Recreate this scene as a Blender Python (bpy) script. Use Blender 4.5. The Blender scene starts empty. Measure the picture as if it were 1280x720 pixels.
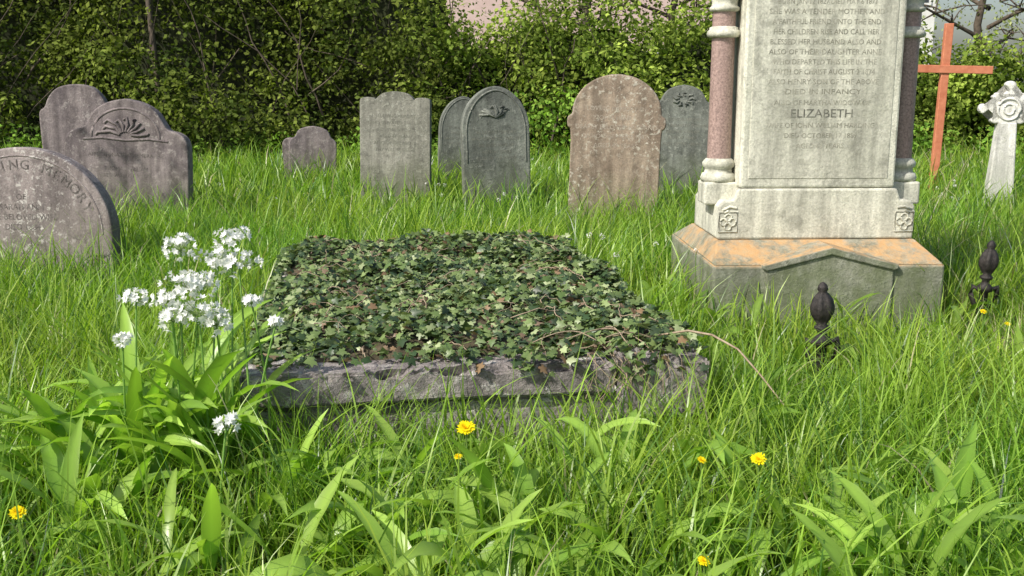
import bpy, bmesh, math, random
import numpy as np
from mathutils import Vector, Matrix, noise as mnoise
random.seed(7); rng=np.random.default_rng(11)
scene=bpy.context.scene
COL=scene.collection

# ---------------------------------------------------------------- helpers
def link(o,parent=None):
    COL.objects.link(o)
    if parent is not None: o.parent=parent
    return o
def empty(name,loc=(0,0,0),rz=0,rx=0,ry=0):
    e=bpy.data.objects.new(name,None); e.empty_display_size=.1
    e.location=loc; e.rotation_euler=(rx,ry,rz); return link(e)
class Acc:
    def __init__(s): s.V=[];s.Q=[];s.T=[];s.C=[];s.n=0
    def add(s,V,Q=None,T=None,C=(1,1,1)):
        V=np.asarray(V,float).reshape(-1,3)
        if Q is not None and len(Q): s.Q.append(np.asarray(Q).reshape(-1,4)+s.n)
        if T is not None and len(T): s.T.append(np.asarray(T).reshape(-1,3)+s.n)
        C=np.asarray(C,float)
        if C.ndim==1: C=np.tile(C,(len(V),1))
        s.V.append(V); s.C.append(C); s.n+=len(V)
    def obj(s,name,mat,parent=None,smooth=False):
        V=np.concatenate(s.V);C=np.concatenate(s.C)
        Q=np.concatenate(s.Q) if s.Q else np.zeros((0,4),int)
        T=np.concatenate(s.T) if s.T else np.zeros((0,3),int)
        m=bpy.data.meshes.new(name)
        m.vertices.add(len(V)); m.vertices.foreach_set('co',V.astype(np.float32).ravel())
        loops=np.concatenate([Q.ravel(),T.ravel()]).astype(np.int32)
        m.loops.add(len(loops)); m.loops.foreach_set('vertex_index',loops)
        st=np.concatenate([np.arange(len(Q))*4,len(Q)*4+np.arange(len(T))*3]).astype(np.int32)
        m.polygons.add(len(st)); m.polygons.foreach_set('loop_start',st)
        if smooth: m.polygons.foreach_set('use_smooth',np.ones(len(st),bool))
        m.update(calc_edges=True)
        a=m.color_attributes.new('Col','FLOAT_COLOR','POINT')
        a.data.foreach_set('color',np.concatenate([C,np.ones((len(C),1))],1).astype(np.float32).ravel())
        m.materials.append(mat)
        return link(bpy.data.objects.new(name,m),parent)
def tube(acc,pts,rad,seg=5,col=(1,1,1)):
    pts=np.asarray(pts,float); n=len(pts)
    rad=np.broadcast_to(np.asarray(rad,float),(n,))
    V=[]
    for i in range(n):
        t=pts[min(i+1,n-1)]-pts[max(i-1,0)]; t/=np.linalg.norm(t)+1e-9
        a=np.array([0,0,1.]) if abs(t[2])<.9 else np.array([1.,0,0])
        u=np.cross(t,a);u/=np.linalg.norm(u);v=np.cross(t,u)
        for k in range(seg):
            th=2*math.pi*k/seg
            V.append(pts[i]+rad[i]*(math.cos(th)*u+math.sin(th)*v))
    Q=[(i*seg+k,i*seg+(k+1)%seg,(i+1)*seg+(k+1)%seg,(i+1)*seg+k) for i in range(n-1) for k in range(seg)]
    acc.add(V,Q,None,col)
def lathe(acc,prof,seg=24,center=(0,0),flute=None,col=(1,1,1)):
    V=[];n=len(prof)
    for i,(r,z) in enumerate(prof):
        for k in range(seg):
            th=2*math.pi*k/seg
            rr=r*(flute(th,z) if flute else 1)
            V.append((center[0]+rr*math.cos(th),center[1]+rr*math.sin(th),z))
    Q=[(i*seg+k,i*seg+(k+1)%seg,(i+1)*seg+(k+1)%seg,(i+1)*seg+k) for i in range(n-1) for k in range(seg)]
    acc.add(V,Q,None,col)
def norm(a): return a/(np.linalg.norm(a,axis=-1,keepdims=True)+1e-9)
def frames(nrm,hint):
    z=norm(nrm); x=norm(np.cross(hint,z)); y=np.cross(z,x)
    return np.stack([x,y,z],1)
def scatter(acc,T,Q,Tr,pos,R,sc,col,jit=None):
    n=len(pos);k=len(T)
    V=np.einsum('kj,njl->nkl',T,R)*np.asarray(sc).reshape(n,1,1)+pos[:,None,:]
    off=(np.arange(n)*k)[:,None,None]
    q=(np.asarray(Q)[None]+off).reshape(-1,4) if Q is not None else None
    t=(np.asarray(Tr)[None]+off).reshape(-1,3) if Tr is not None else None
    acc.add(V.reshape(-1,3),q,t,np.repeat(col,k,0))
def wav(x,y,s=1.,ph=0.):
    return (np.sin(x*1.7*s+ph)*np.cos(y*1.3*s+ph*2)+np.sin(x*3.1*s+y*2.3*s+ph*3)*.6+np.cos(y*4.3*s-x*2.9*s+ph)*.45)/2.05

# ---------------------------------------------------------------- materials
def newmat(name):
    m=bpy.data.materials.new(name); m.use_nodes=True; nt=m.node_tree
    for n in list(nt.nodes): nt.nodes.remove(n)
    out=nt.nodes.new('ShaderNodeOutputMaterial'); return m,nt,out
def N(nt,t,**kw):
    n=nt.nodes.new(t)
    for k,v in kw.items():
        if k in n.inputs: n.inputs[k].default_value=v
        else: setattr(n,k,v)
    return n
def noise_n(nt,vec,scale,detail=6,rough=.6):
    n=N(nt,'ShaderNodeTexNoise');n.inputs['Scale'].default_value=scale
    n.inputs['Detail'].default_value=detail;n.inputs['Roughness'].default_value=rough
    nt.links.new(vec,n.inputs['Vector']); return n.outputs['Fac']
def ramp(nt,fac,stops):
    r=nt.nodes.new('ShaderNodeValToRGB'); e=r.color_ramp.elements
    while len(e)<len(stops): e.new(.5)
    for i,(p,c) in enumerate(stops):
        e[i].position=p; e[i].color=(c,c,c,1) if isinstance(c,(int,float)) else (*c,1)
    nt.links.new(fac,r.inputs['Fac']); return r.outputs['Color']
def mix(nt,fac,a,b,bt='MIX'):
    m=nt.nodes.new('ShaderNodeMix'); m.data_type='RGBA'; m.blend_type=bt
    for s,v in ((m.inputs[0],fac),(m.inputs[6],a),(m.inputs[7],b)):
        if isinstance(v,(int,float)): s.default_value=v
        elif isinstance(v,tuple): s.default_value=(*v,1)
        else: nt.links.new(v,s)
    return m.outputs[2]
def mathn(nt,op,a,b):
    m=nt.nodes.new('ShaderNodeMath');m.operation=op
    for s,v in zip(m.inputs,(a,b)):
        if isinstance(v,(int,float)): s.default_value=v
        else: nt.links.new(v,s)
    return m.outputs[0]
def leafmat(name,trans=.35,rough=.5,spec=.3,tint=(1.4,1.6,.6),cheap=False):
    m,nt,out=newmat(name)
    at=N(nt,'ShaderNodeAttribute');at.attribute_name='Col'
    c=at.outputs['Color']
    if cheap:
        b=N(nt,'ShaderNodeBsdfDiffuse');nt.links.new(c,b.inputs['Color'])
    else:
        b=N(nt,'ShaderNodeBsdfPrincipled');b.inputs['Roughness'].default_value=rough
        b.inputs['Specular IOR Level'].default_value=spec
        nt.links.new(c,b.inputs['Base Color'])
    t=N(nt,'ShaderNodeBsdfTranslucent')
    nt.links.new(mix(nt,1.,c,tint,'MULTIPLY'),t.inputs['Color'])
    s=N(nt,'ShaderNodeMixShader');s.inputs[0].default_value=trans
    nt.links.new(b.outputs[0],s.inputs[1]);nt.links.new(t.outputs[0],s.inputs[2])
    nt.links.new(s.outputs[0],out.inputs[0]); return m
def stonemat(name,c1,c2,lichen=(.5,.5,.42),lam=.5,lscale=22,moss=.3,mossc=(.09,.11,.04),bump=.5,extra=None,mz=.35):
    m,nt,out=newmat(name)
    tc=N(nt,'ShaderNodeTexCoord');oi=N(nt,'ShaderNodeObjectInfo')
    ad=N(nt,'ShaderNodeVectorMath');ad.operation='ADD'
    sc=N(nt,'ShaderNodeVectorMath');sc.operation='SCALE';sc.inputs[0].default_value=(17,9,13)
    nt.links.new(oi.outputs['Random'],sc.inputs['Scale'])
    nt.links.new(tc.outputs['Object'],ad.inputs[0]);nt.links.new(sc.outputs[0],ad.inputs[1])
    v=ad.outputs[0]
    c=ramp(nt,noise_n(nt,v,3.2,8,.65),[(.32,c1),(.68,c2)])
    mp=N(nt,'ShaderNodeMapping');mp.inputs['Scale'].default_value=(14,14,1.2);nt.links.new(v,mp.inputs[0])
    st=noise_n(nt,mp.outputs[0],1.,5)
    c=mix(nt,1.,c,ramp(nt,st,[(.35,.62),(.62,1.08)]),'MULTIPLY')
    fine=noise_n(nt,v,90,4,.7)
    c=mix(nt,1.,c,ramp(nt,fine,[(.3,.72),(.7,1.2)]),'MULTIPLY')
    ln=noise_n(nt,v,lscale,5,.75); big=noise_n(nt,v,2.3,3)
    lf=mathn(nt,'MULTIPLY',ramp(nt,ln,[(.54,0.),(.60,1.)]),ramp(nt,big,[(.35,.1),(.6,1.)]))
    c=mix(nt,mathn(nt,'MULTIPLY',lf,lam),c,lichen)
    dk=ramp(nt,noise_n(nt,v,9,6,.7),[(.36,1.),(.46,0.)])
    c=mix(nt,mathn(nt,'MULTIPLY',dk,.5),c,tuple(x*.35 for x in c1))
    g=nt.nodes.new('ShaderNodeNewGeometry');sp=N(nt,'ShaderNodeSeparateXYZ');nt.links.new(g.outputs['Position'],sp.inputs[0])
    zz=mathn(nt,'ADD',sp.outputs[2],mathn(nt,'MULTIPLY',noise_n(nt,v,6,5),.5))
    mf=ramp(nt,zz,[(mz+.1,1.),(mz+.45,0.)])
    c=mix(nt,mathn(nt,'MULTIPLY',mf,moss),c,mossc)
    if extra:
        sn=N(nt,'ShaderNodeSeparateXYZ');nt.links.new(g.outputs['Normal'],sn.inputs[0])
        up=ramp(nt,sn.outputs[2],[(.3,0.),(.6,1.)])
        ef=mathn(nt,'MULTIPLY',up,ramp(nt,noise_n(nt,v,6,7,.75),[(.42,.08),(.56,.95)]))
        ec=mix(nt,noise_n(nt,v,30,4),extra,(.46,.38,.24))
        c=mix(nt,ef,c,ec)
        gr=mathn(nt,'MULTIPLY',ramp(nt,noise_n(nt,v,4,6,.7),[(.45,0.),(.62,.6)]),ramp(nt,sn.outputs[2],[(.1,1.),(.4,0.)]))
        c=mix(nt,gr,c,(.13,.16,.07))
    b=N(nt,'ShaderNodeBsdfPrincipled');b.inputs['Roughness'].default_value=.9;b.inputs['Specular IOR Level'].default_value=.2
    nt.links.new(c,b.inputs['Base Color'])
    h=mathn(nt,'ADD',mathn(nt,'MULTIPLY',fine,.5),mathn(nt,'ADD',noise_n(nt,v,22,6,.7),mathn(nt,'MULTIPLY',lf,.25)))
    bp=N(nt,'ShaderNodeBump');bp.inputs['Strength'].default_value=bump;bp.inputs['Distance'].default_value=.012
    nt.links.new(h,bp.inputs['Height']);nt.links.new(bp.outputs[0],b.inputs['Normal'])
    nt.links.new(b.outputs[0],out.inputs[0]);return m
def plainmat(name,c1,c2,scale=20,rough=.8,bump=.3,metal=0.,coord='Object'):
    m,nt,out=newmat(name);tc=N(nt,'ShaderNodeTexCoord')
    f=noise_n(nt,tc.outputs[coord],scale,7,.7)
    b=N(nt,'ShaderNodeBsdfPrincipled');b.inputs['Roughness'].default_value=rough;b.inputs['Metallic'].default_value=metal
    nt.links.new(ramp(nt,f,[(.33,c1),(.67,c2)]),b.inputs['Base Color'])
    bp=N(nt,'ShaderNodeBump');bp.inputs['Strength'].default_value=bump;bp.inputs['Distance'].default_value=.01
    nt.links.new(f,bp.inputs['Height']);nt.links.new(bp.outputs[0],b.inputs['Normal'])
    nt.links.new(b.outputs[0],out.inputs[0]);return m
def lettermat(name,c,c2):
    m,nt,out=newmat(name);g=nt.nodes.new('ShaderNodeNewGeometry')
    f=noise_n(nt,g.outputs['Position'],26,5,.7)
    b=N(nt,'ShaderNodeBsdfPrincipled');b.inputs['Roughness'].default_value=.95;b.inputs['Specular IOR Level'].default_value=.1
    nt.links.new(ramp(nt,f,[(.43,c),(.59,c2)]),b.inputs['Base Color']);nt.links.new(b.outputs[0],out.inputs[0]);return m

M_grass=leafmat('grass_blades',.42,.36,.5,(1.4,1.6,.55))
M_leaf=leafmat('hedge_leaves',.28,cheap=True)
M_ivy=leafmat('ivy_leaves',.12,.42,.4)
M_garlic=leafmat('garlic_leaves',.40,.33,.5,(1.4,1.55,.6))
M_petal=leafmat('petals',.3,.6,.2,(1.1,1.1,1.),cheap=True)
M_bark=plainmat('bark',(.05,.04,.03),(.14,.11,.08),14,.95,.6)
M_core=plainmat('shade_backing',(.010,.014,.005),(.04,.05,.015),5,1,.5)  # near-black green, shade between leaves put into the colour
M_stemb=plainmat('dry_stems',(.20,.14,.09),(.42,.34,.24),30,.9,.3)
M_iron=plainmat('rusted_iron',(.014,.013,.013),(.05,.042,.038),50,.6,.6,.3)
M_redw=plainmat('red_painted_wood',(.45,.14,.07),(.62,.24,.13),12,.6,.2)
M_gran=plainmat('pink_granite',(.16,.11,.10),(.48,.34,.30),90,.35,.1)
M_let=lettermat('weathered_lettering',(.23,.225,.18),(.42,.41,.34))
M_let2=lettermat('dark_lettering',(.09,.08,.075),(.21,.19,.18))
M_letg=lettermat('grey_lettering',(.13,.13,.11),(.24,.24,.20))
M_let3=lettermat('pale_lettering',(.42,.37,.31),(.26,.22,.18))  # pale tone stands in for sun highlights on the carved letters
S_mon=stonemat('monument_limestone',(.56,.56,.46),(.72,.71,.60),(.40,.41,.32),.35,16,.15,bump=.35)
S_plinth=stonemat('plinth_stone',(.26,.26,.22),(.43,.42,.36),(.56,.56,.48),.5,18,.6,(.10,.13,.05),.5,(.55,.26,.07))
S_brown=stonemat('brown_sandstone',(.24,.185,.14),(.40,.325,.25),(.62,.59,.50),.85,26,.35)
S_pink=stonemat('pinkish_sandstone',(.20,.17,.165),(.33,.285,.275),(.62,.59,.55),.9,34,.2)
S_purp=stonemat('purple_slate_stone',(.16,.135,.14),(.29,.25,.24),(.46,.42,.39),.5,18,.35)
S_grey=stonemat('grey_sandstone',(.21,.21,.175),(.36,.35,.30),(.48,.48,.41),.5,22,.5)
S_dark=stonemat('dark_grey_stone',(.13,.14,.125),(.24,.255,.22),(.40,.41,.36),.5,22,.4)
S_white=stonemat('white_marble',(.64,.64,.58),(.82,.81,.77),(.42,.43,.35),.35,12,.25)
S_kerb=stonemat('kerb_stone',(.21,.185,.18),(.40,.36,.345),(.64,.62,.58),.8,14,.75,(.10,.12,.045),1.,mz=.0)

# ---------------------------------------------------------------- stones
def chaikin(P,it=2):
    for _ in range(it):
        Q=[P[0]]
        for a,b in zip(P[:-1],P[1:]):
            Q.append((a[0]*.75+b[0]*.25,a[1]*.75+b[1]*.25));Q.append((a[0]*.25+b[0]*.75,a[1]*.25+b[1]*.75))
        Q.append(P[-1]);P=Q
    return P
def half_outline(half,it=2):
    half=chaikin(half,it); right=[p for p in half]
    left=[(-x,z) for x,z in reversed(half) if x>1e-6]
    return right+left
def prism(name,outline,y0,y1,mat,parent,bevel=.01,seg=2):
    bm=bmesh.new()
    vs=[bm.verts.new((x,y0,z)) for x,z in outline]
    f=bm.faces.new(vs)
    r=bmesh.ops.extrude_face_region(bm,geom=[f])
    for v in r['geom']:
        if isinstance(v,bmesh.types.BMVert): v.co.y=y1
    bmesh.ops.recalc_face_normals(bm,faces=bm.faces)
    me=bpy.data.meshes.new(name);bm.to_mesh(me);bm.free();me.materials.append(mat)
    o=link(bpy.data.objects.new(name,me),parent)
    if bevel:
        b=o.modifiers.new('b','BEVEL');b.width=bevel;b.segments=seg;b.limit_method='ANGLE';b.angle_limit=math.radians(35)
    return o
def frustum(name,b0,b1,mat,parent,bevel=.008):
    bm=bmesh.new()
    L=[]
    for x0,x1,y0,y1,z in (b0,b1):
        L.append([bm.verts.new(p) for p in ((x0,y0,z),(x1,y0,z),(x1,y1,z),(x0,y1,z))])
    bm.faces.new(L[0][::-1]);bm.faces.new(L[1])
    for k in range(4): bm.faces.new((L[0][k],L[0][(k+1)%4],L[1][(k+1)%4],L[1][k]))
    me=bpy.data.meshes.new(name);bm.to_mesh(me);bm.free();me.materials.append(mat)
    o=link(bpy.data.objects.new(name,me),parent)
    if bevel:
        b=o.modifiers.new('b','BEVEL');b.width=bevel;b.segments=2
    return o
def box(name,x0,x1,y0,y1,z0,z1,mat,parent,bevel=.008):
    return frustum(name,(x0,x1,y0,y1,z0),(x0,x1,y0,y1,z1),mat,parent,bevel)
def text(name,body,size,x,y,z,mat,parent,space=1.,roty=0.,ext=.0008,sx=1.):
    cu=bpy.data.curves.new(name,'FONT');cu.body=body;cu.size=size;cu.align_x='CENTER';cu.space_line=space
    cu.extrude=ext;cu.resolution_u=2
    t=bpy.data.objects.new(name,cu);COL.objects.link(t)
    dg=bpy.context.evaluated_depsgraph_get()
    me=bpy.data.meshes.new_from_object(t.evaluated_get(dg))
    COL.objects.unlink(t);bpy.data.objects.remove(t)
    me.materials.clear();me.materials.append(mat)
    o=link(bpy.data.objects.new(name,me),parent)
    o.location=(x,y,z);o.rotation_euler=(math.pi/2,roty,0);o.scale=(sx,1,1)
    return o
def relief(name,paths,mat,parent,r=.007,seg=6):
    a=Acc()
    for p in paths: tube(a,[(x,y,z) for x,y,z in p],r,seg)
    return a.obj(name,mat,parent,True)
def arc_half(w,zs,zt,n=14,p=1.,zb=-.25):
    h=w/2
    return [(h,zb),(h,zs*.5),(h,zs)]+[(h*math.cos(math.pi/2*i/n)**p,zs+(zt-zs)*math.sin(math.pi/2*i/n)) for i in range(1,n+1)]
def inset(outl,d,y):
    return [(x*(1-d/.35),y,(z-.6)*(1-d/.9)+.6-d*.2) for x,z in outl if z>.25]
def gravestone(loc,rz,half,t,mat,lean=0,side=0,it=2,bevel=.012):
    e=empty('gravestone',loc,rz,lean,side)
    prism('slab',half_outline(half,it),-t/2,t/2,mat,e,bevel,3)
    return e
GIB=["IN LOVING MEMORY","WHO DEPARTED THIS LIFE","BELOVED WIFE OF","AGED 67 YEARS","ALSO OF THE ABOVE","THY WILL BE DONE","BORN MARCH 4 1851","DIED JUNE 12 1893"]

A=gravestone((-2.92,6.2,0),math.radians(-6),arc_half(1.12,.35,.86),.11,S_pink,math.radians(-3),it=1)
s="IN LOVING MEMORY"
for i,ch in enumerate(s):
    if ch==' ':continue
    an=math.radians(155-130*i/(len(s)-1))
    text('letter_%d'%i,ch,.085,.43*math.cos(an),-.0560,.33+.40*math.sin(an),M_let2,A,roty=(math.pi/2-an),ext=.0008)
text('inscription',"OF\nSARAH ANN\nTHE BELOVED WIFE\nDIED 1884",.05,0,-.0556,.55,M_let2,A,1.2,ext=.0004)
relief('arch_moulding',[[(.50*math.cos(math.radians(a)),-.052,.35+.46*math.sin(math.radians(a))) for a in range(0,181,6)]],S_pink,A,.007)

B=gravestone((-3.22,8.7,0),math.radians(-4),[(.53,-.2),(.53,.4),(.53,.70),(.51,.79),(.44,.84),(.36,.85),(.32,.91),(.26,1.01),(.14,1.075),(0,1.10)],.11,S_purp,math.radians(-2),math.radians(2))
fan=[]
for k,a in enumerate(range(10,175,20)):
    a=math.radians(a+random.uniform(-4,4));l=random.uniform(.8,1.05)
    fan.append([(.05*math.cos(a),-.054,.80+.03*math.sin(a)),(.13*l*math.cos(a-.15),-.060,.80+.10*l*math.sin(a-.15)),(.23*l*math.cos(a),-.056,.79+.17*l*math.sin(a)),(.245*l*math.cos(a+.12),-.052,.79+.15*l*math.sin(a+.12))])
fan+=[[(.29*math.cos(math.radians(a)),-.050,.78+.24*math.sin(math.radians(a))) for a in range(0,181,10)],[(-.36,-.050,.76),(-.2,-.052,.775),(0,-.052,.76),(.2,-.052,.775),(.36,-.050,.76)]]
relief('fan_carving',fan,S_purp,B,.012)
text('inscription',"IN\nAFFECTIONATE REMEMBRANCE\nOF\nTHOMAS WILLIAM\nDIED AUGUST 9 1879",.045,0,-.0556,.68,M_let2,B,1.25,ext=.0004)
B2=gravestone((-3.84,9.4,0),math.radians(3),[(.33,-.2),(.33,.5),(.33,.93),(.32,1.0),(.27,1.02),(.24,1.10),(.17,1.18),(.08,1.21),(0,1.215)],.1,S_purp,math.radians(-1),math.radians(-2))
C_=gravestone((-2.40,12.5,0),math.radians(8),[(.28,-.2),(.28,.3),(.28,.52),(.25,.56),(.21,.58),(.18,.66),(.10,.70),(0,.715)],.1,S_purp,math.radians(-2),math.radians(3))
C2=gravestone((-2.66,12.7,0),math.radians(4),[(.1,-.2),(.1,.3),(.1,.5),(.06,.56),(0,.57)],.09,S_purp,math.radians(-2),math.radians(-3))
D=gravestone((-1.12,10,0),math.radians(-3),[(.335,-.2),(.335,.6),(.335,1.04),(.33,1.075),(.28,1.09),(.20,1.085),(.185,1.06),(.165,1.09),(.12,1.125),(.06,1.14),(0,1.145)],.12,S_grey,math.radians(-2),math.radians(.8),1)
text('inscription',"\n".join(GIB[:6]),.042,0,-.0606,.9,M_letg,D,1.5,ext=.0004)
E=gravestone((-.60,12,0),math.radians(10),arc_half(.54,.70,1.07,p=1.15),.1,S_dark,math.radians(-2),math.radians(3),1)
relief('arch_moulding',[inset(half_outline(arc_half(.54,.70,1.07,p=1.15),1),.04,-.048)],S_dark,E,.008)
text('inscription',"\n".join(GIB[2:6]),.04,0,-.0506,.7,M_letg,E,1.5,ext=.0004)
hf=arc_half(.64,.80,1.195,p=1.12)
F=gravestone((-.14,9.8,0),math.radians(12),hf,.12,S_dark,math.radians(-2),math.radians(-1),1)
relief('arch_moulding',[inset(half_outline(hf,1),.045,-.058)],S_dark,F,.010)
sp=[]
for k in range(7):
    a=math.radians(25+130*k/6+random.uniform(-8,8)); cx=.0;cz=.91
    sp.append([(cx,-.060,cz),(cx+.07*math.cos(a),-.063,cz+.05*math.sin(a)),(cx+.16*math.cos(a+.3),-.058,cz+.11*math.sin(a+.3)),(cx+.14*math.cos(a+.5),-.055,cz+.09*math.sin(a+.5))])
relief('carved_leaves',sp,S_dark,F,.012)
text('inscription',"\n".join(GIB[:5]),.04,0,-.0606,.76,M_letg,F,1.5,ext=.0004)
hg=[(.36,-.25),(.36,.5),(.36,.86),(.385,.87),(.395,.90),(.392,.955),(.36,.975),(.355,.99)]+[(.355*math.cos(math.pi/2*i/12),.99+.305*math.sin(math.pi/2*i/12)) for i in range(1,13)]
G=gravestone((.81,8.4,0),math.radians(-5),hg,.13,S_brown,math.radians(-3),math.radians(1.5),1)
text('inscription',"IN\nLOVING MEMORY OF\nJOHN HENRY\nDEARLY BELOVED HUSBAND\nWHO DIED FEB 3 1887\nAGED 49 YEARS",.05,0,-.0656,1.08,M_let3,G,1.45,ext=.0005)
H=gravestone((1.69,10.5,0),math.radians(-4),[(.28,-.2),(.28,.6),(.28,.99),(.27,1.03),(.225,1.045),(.215,1.08),(.17,1.15),(.09,1.19),(0,1.205)],.1,S_dark,math.radians(-2),math.radians(1),2)
text('inscription',"\n".join(GIB[:5]),.04,0,-.0506,.85,M_letg,H,1.5,ext=.0004)
rr_=[]
for k in range(9):
    a=2*math.pi*k/9;rr_.append([(.05*math.cos(a),-.050,1.06+.035*math.sin(a)),(.085*math.cos(a+.3),-.056,1.06+.055*math.sin(a+.3)),(.11*math.cos(a),-.050,1.06+.07*math.sin(a))])
relief('carved_leaves',rr_,S_dark,H,.010)

# ---------------------------------------------------------------- tall monument
MO=empty('tall_monument',(1.53,4.93,0),math.radians(2))
box('plinth',-.565,.565,0,1.08,-.15,.375,S_plinth,MO,.012)
frustum('weathered_top',(-.56,.56,.005,1.07,.376),(-.50,.50,.22,.85,.466),S_plinth,MO,.006)
prism('plinth_gable',[(-.31,.0),(-.31,.36),(-.30,.375),(0,.452),(.30,.375),(.31,.36),(.31,.0)],-.014,.20,S_plinth,MO,.008)
prism('gable_moulding',[(-.33,.362),(-.31,.352),(0,.430),(.31,.352),(.33,.362),(.33,.380),(0,.468),(-.33,.380)],-.026,.20,S_plinth,MO,.006)
prism('die_foot',[(-.495,.468),(.495,.468),(.495,.63),(.475,.66),(.42,.665),(.40,.72),(-.40,.72),(-.42,.665),(-.475,.66),(-.495,.63)],.235,.80,S_mon,MO,.01)
box('die',-.39,.39,.25,.62,.722,1.95,S_mon,MO,.012)
prism('die_face_panel',[(-.35,.77),(.35,.77),(.35,1.9),(-.35,1.9)],.2475,.26,S_mon,MO,.002)
a=Acc()
for sx in(-1,1):
    cx=.445*sx;cz=.555
    for dx,dz in((.022,0),(-.022,0),(0,.022),(0,-.022)):
        tube(a,[(cx+dx+.018*math.cos(t),.234,cz+dz+.018*math.sin(t)) for t in np.linspace(0,2*math.pi,13)],.005,6)
    tube(a,[(cx-.046,.235,cz-.05),(cx+.046,.235,cz-.05),(cx+.046,.235,cz+.05),(cx-.046,.235,cz+.05),(cx-.046,.235,cz-.05)],.005,6)
    tube(a,[(cx-.04*sx,.235,.625),(cx-.005*sx,.233,.632),(cx+.03*sx,.235,.615),(cx+.02*sx,.235,.60),(cx+.0*sx,.234,.612)],.007,6)
a.obj('quatrefoil_carvings',S_mon,MO,True)
for sx in(-1,1):
    cy=.40;cx=.465*sx
    box('column_pedestal',cx-.085,cx+.085,cy-.085,cy+.085,.632,.745,S_mon,MO,.01)
    b=Acc();lathe(b,[(.001,.745),(.085,.745),(.09,.765),(.082,.785),(.07,.79),(.068,.81),(.080,.82),(.082,.84),(.07,.855),(.063,.862)],28,(cx,cy));b.obj('column_base',S_mon,MO,True)
    b=Acc();lathe(b,[(.06,.86),(.058,1.0),(.057,1.45),(.057,1.62)],28,(cx,cy));b.obj('column_shaft',M_gran,MO,True)
    b=Acc();lathe(b,[(.058,1.455),(.078,1.46),(.083,1.475),(.078,1.49),(.07,1.495),(.07,1.505),(.058,1.51)],28,(cx,cy));b.obj('column_ring',S_mon,MO,True)
    b=Acc();lathe(b,[(.058,1.58),(.072,1.585),(.075,1.60),(.062,1.61),(.064,1.63),(.078,1.67),(.10,1.72),(.105,1.73)],28,(cx,cy),lambda th,z:1+(.05*math.sin(8*th) if z>1.62 else 0));b.obj('capital',S_mon,MO,True)
    box('abacus',cx-.11,cx+.11,cy-.11,cy+.11,1.73,1.78,S_mon,MO,.006)
    prism('pinnacle',[(cx-.09,1.78),(cx+.09,1.78),(cx+.08,1.95),(cx,2.15),(cx-.08,1.95)],cy-.09,cy+.09,S_mon,MO,.01)
box('cornice',-.45,.45,.20,.66,1.952,2.02,S_mon,MO,.012)
prism('pediment',[(-.46,2.02),(.46,2.02),(.42,2.10),(0,2.45),(-.42,2.10)],.21,.65,S_mon,MO,.015)
rows=["TO THE MEMORY OF","MARY ANN HARDING","WHO DIED THE BELOVED WIFE OF","JAMES HARDING OF THIS PARISH","BORN JAN 12 1827 DIED MAY 6 1871","SHE WAS A TENDER MOTHER AND","A FAITHFUL FRIEND UNTO THE END","HER CHILDREN RISE AND CALL HER","BLESSED HER HUSBAND ALSO AND","ALSO OF THEIR DAUGHTER ANNE","WHO DEPARTED THIS LIFE IN THE","FAITH OF CHRIST AUGUST 2 1874","ALSO HENRY SON OF THE ABOVE","DIED IN INFANCY"]
z=1.80
for i,r in enumerate(rows):
    text('inscription_row_%d'%i,r,.036,0,.2470,z,M_let,MO,sx=min(1.3,.60/(len(r)*.0225)),ext=.0004);z-=.0475
text('inscription_row_m',"ALSO OF MARTHA WIDOW OF",.034,0,.2470,z-.005,M_let,MO,ext=.0004)
text('inscription_name',"ELIZABETH",.058,0,.2470,z-.065,M_letg,MO,sx=1.1,ext=.0006)
for i,r in enumerate(["WIFE OF JOHN WILLIAM HARDING","DIED OCTOBER 17 1889","AGED 63 YEARS"]):
    text('inscription_end_%d'%i,r,.034,0,.2470,z-.115-.05*i,M_let,MO,ext=.0004)

# ---------------------------------------------------------------- iron railing posts
def iron_post(x,y,zt,lean):
    e=empty('iron_railing_post',(x,y,0),0,lean[0],lean[1]);a=Acc()
    z0=zt-.20
    prof=[(.02,-.1),(.02,z0-.06),(.034,z0-.05),(.036,z0-.03),(.02,z0-.015),(.017,z0),(.03,z0+.012),(.03,z0+.02),(.018,z0+.03),
          (.030,z0+.05),(.042,z0+.075),(.044,z0+.10),(.037,z0+.13),(.024,z0+.15),(.016,z0+.16),(.021,z0+.17),(.018,z0+.185),(.008,z0+.197),(.001,z0+.2)]
    lathe(a,prof,24,(0,0),lambda th,z:1+(.13*math.cos(6*th) if z0+.03<z<z0+.155 else 0))
    a.obj('post_and_finial',M_iron,e,True)
    b=Acc()
    for s in(-1,1):
        tube(b,[(0,0,z0-.02),(s*.035,0,z0-.045),(s*.06,0,z0-.03),(s*.065,0,z0-.07),(s*.04,0,z0-.12),(0,0,z0-.16)],[.013,.014,.013,.013,.012,.012],7)
    b.obj('scrolls',M_iron,e,True)
iron_post(1.235,4.0,.475,(0,math.radians(-2)))
iron_post(2.30,5.0,.49,(math.radians(2),math.radians(3)))

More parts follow.
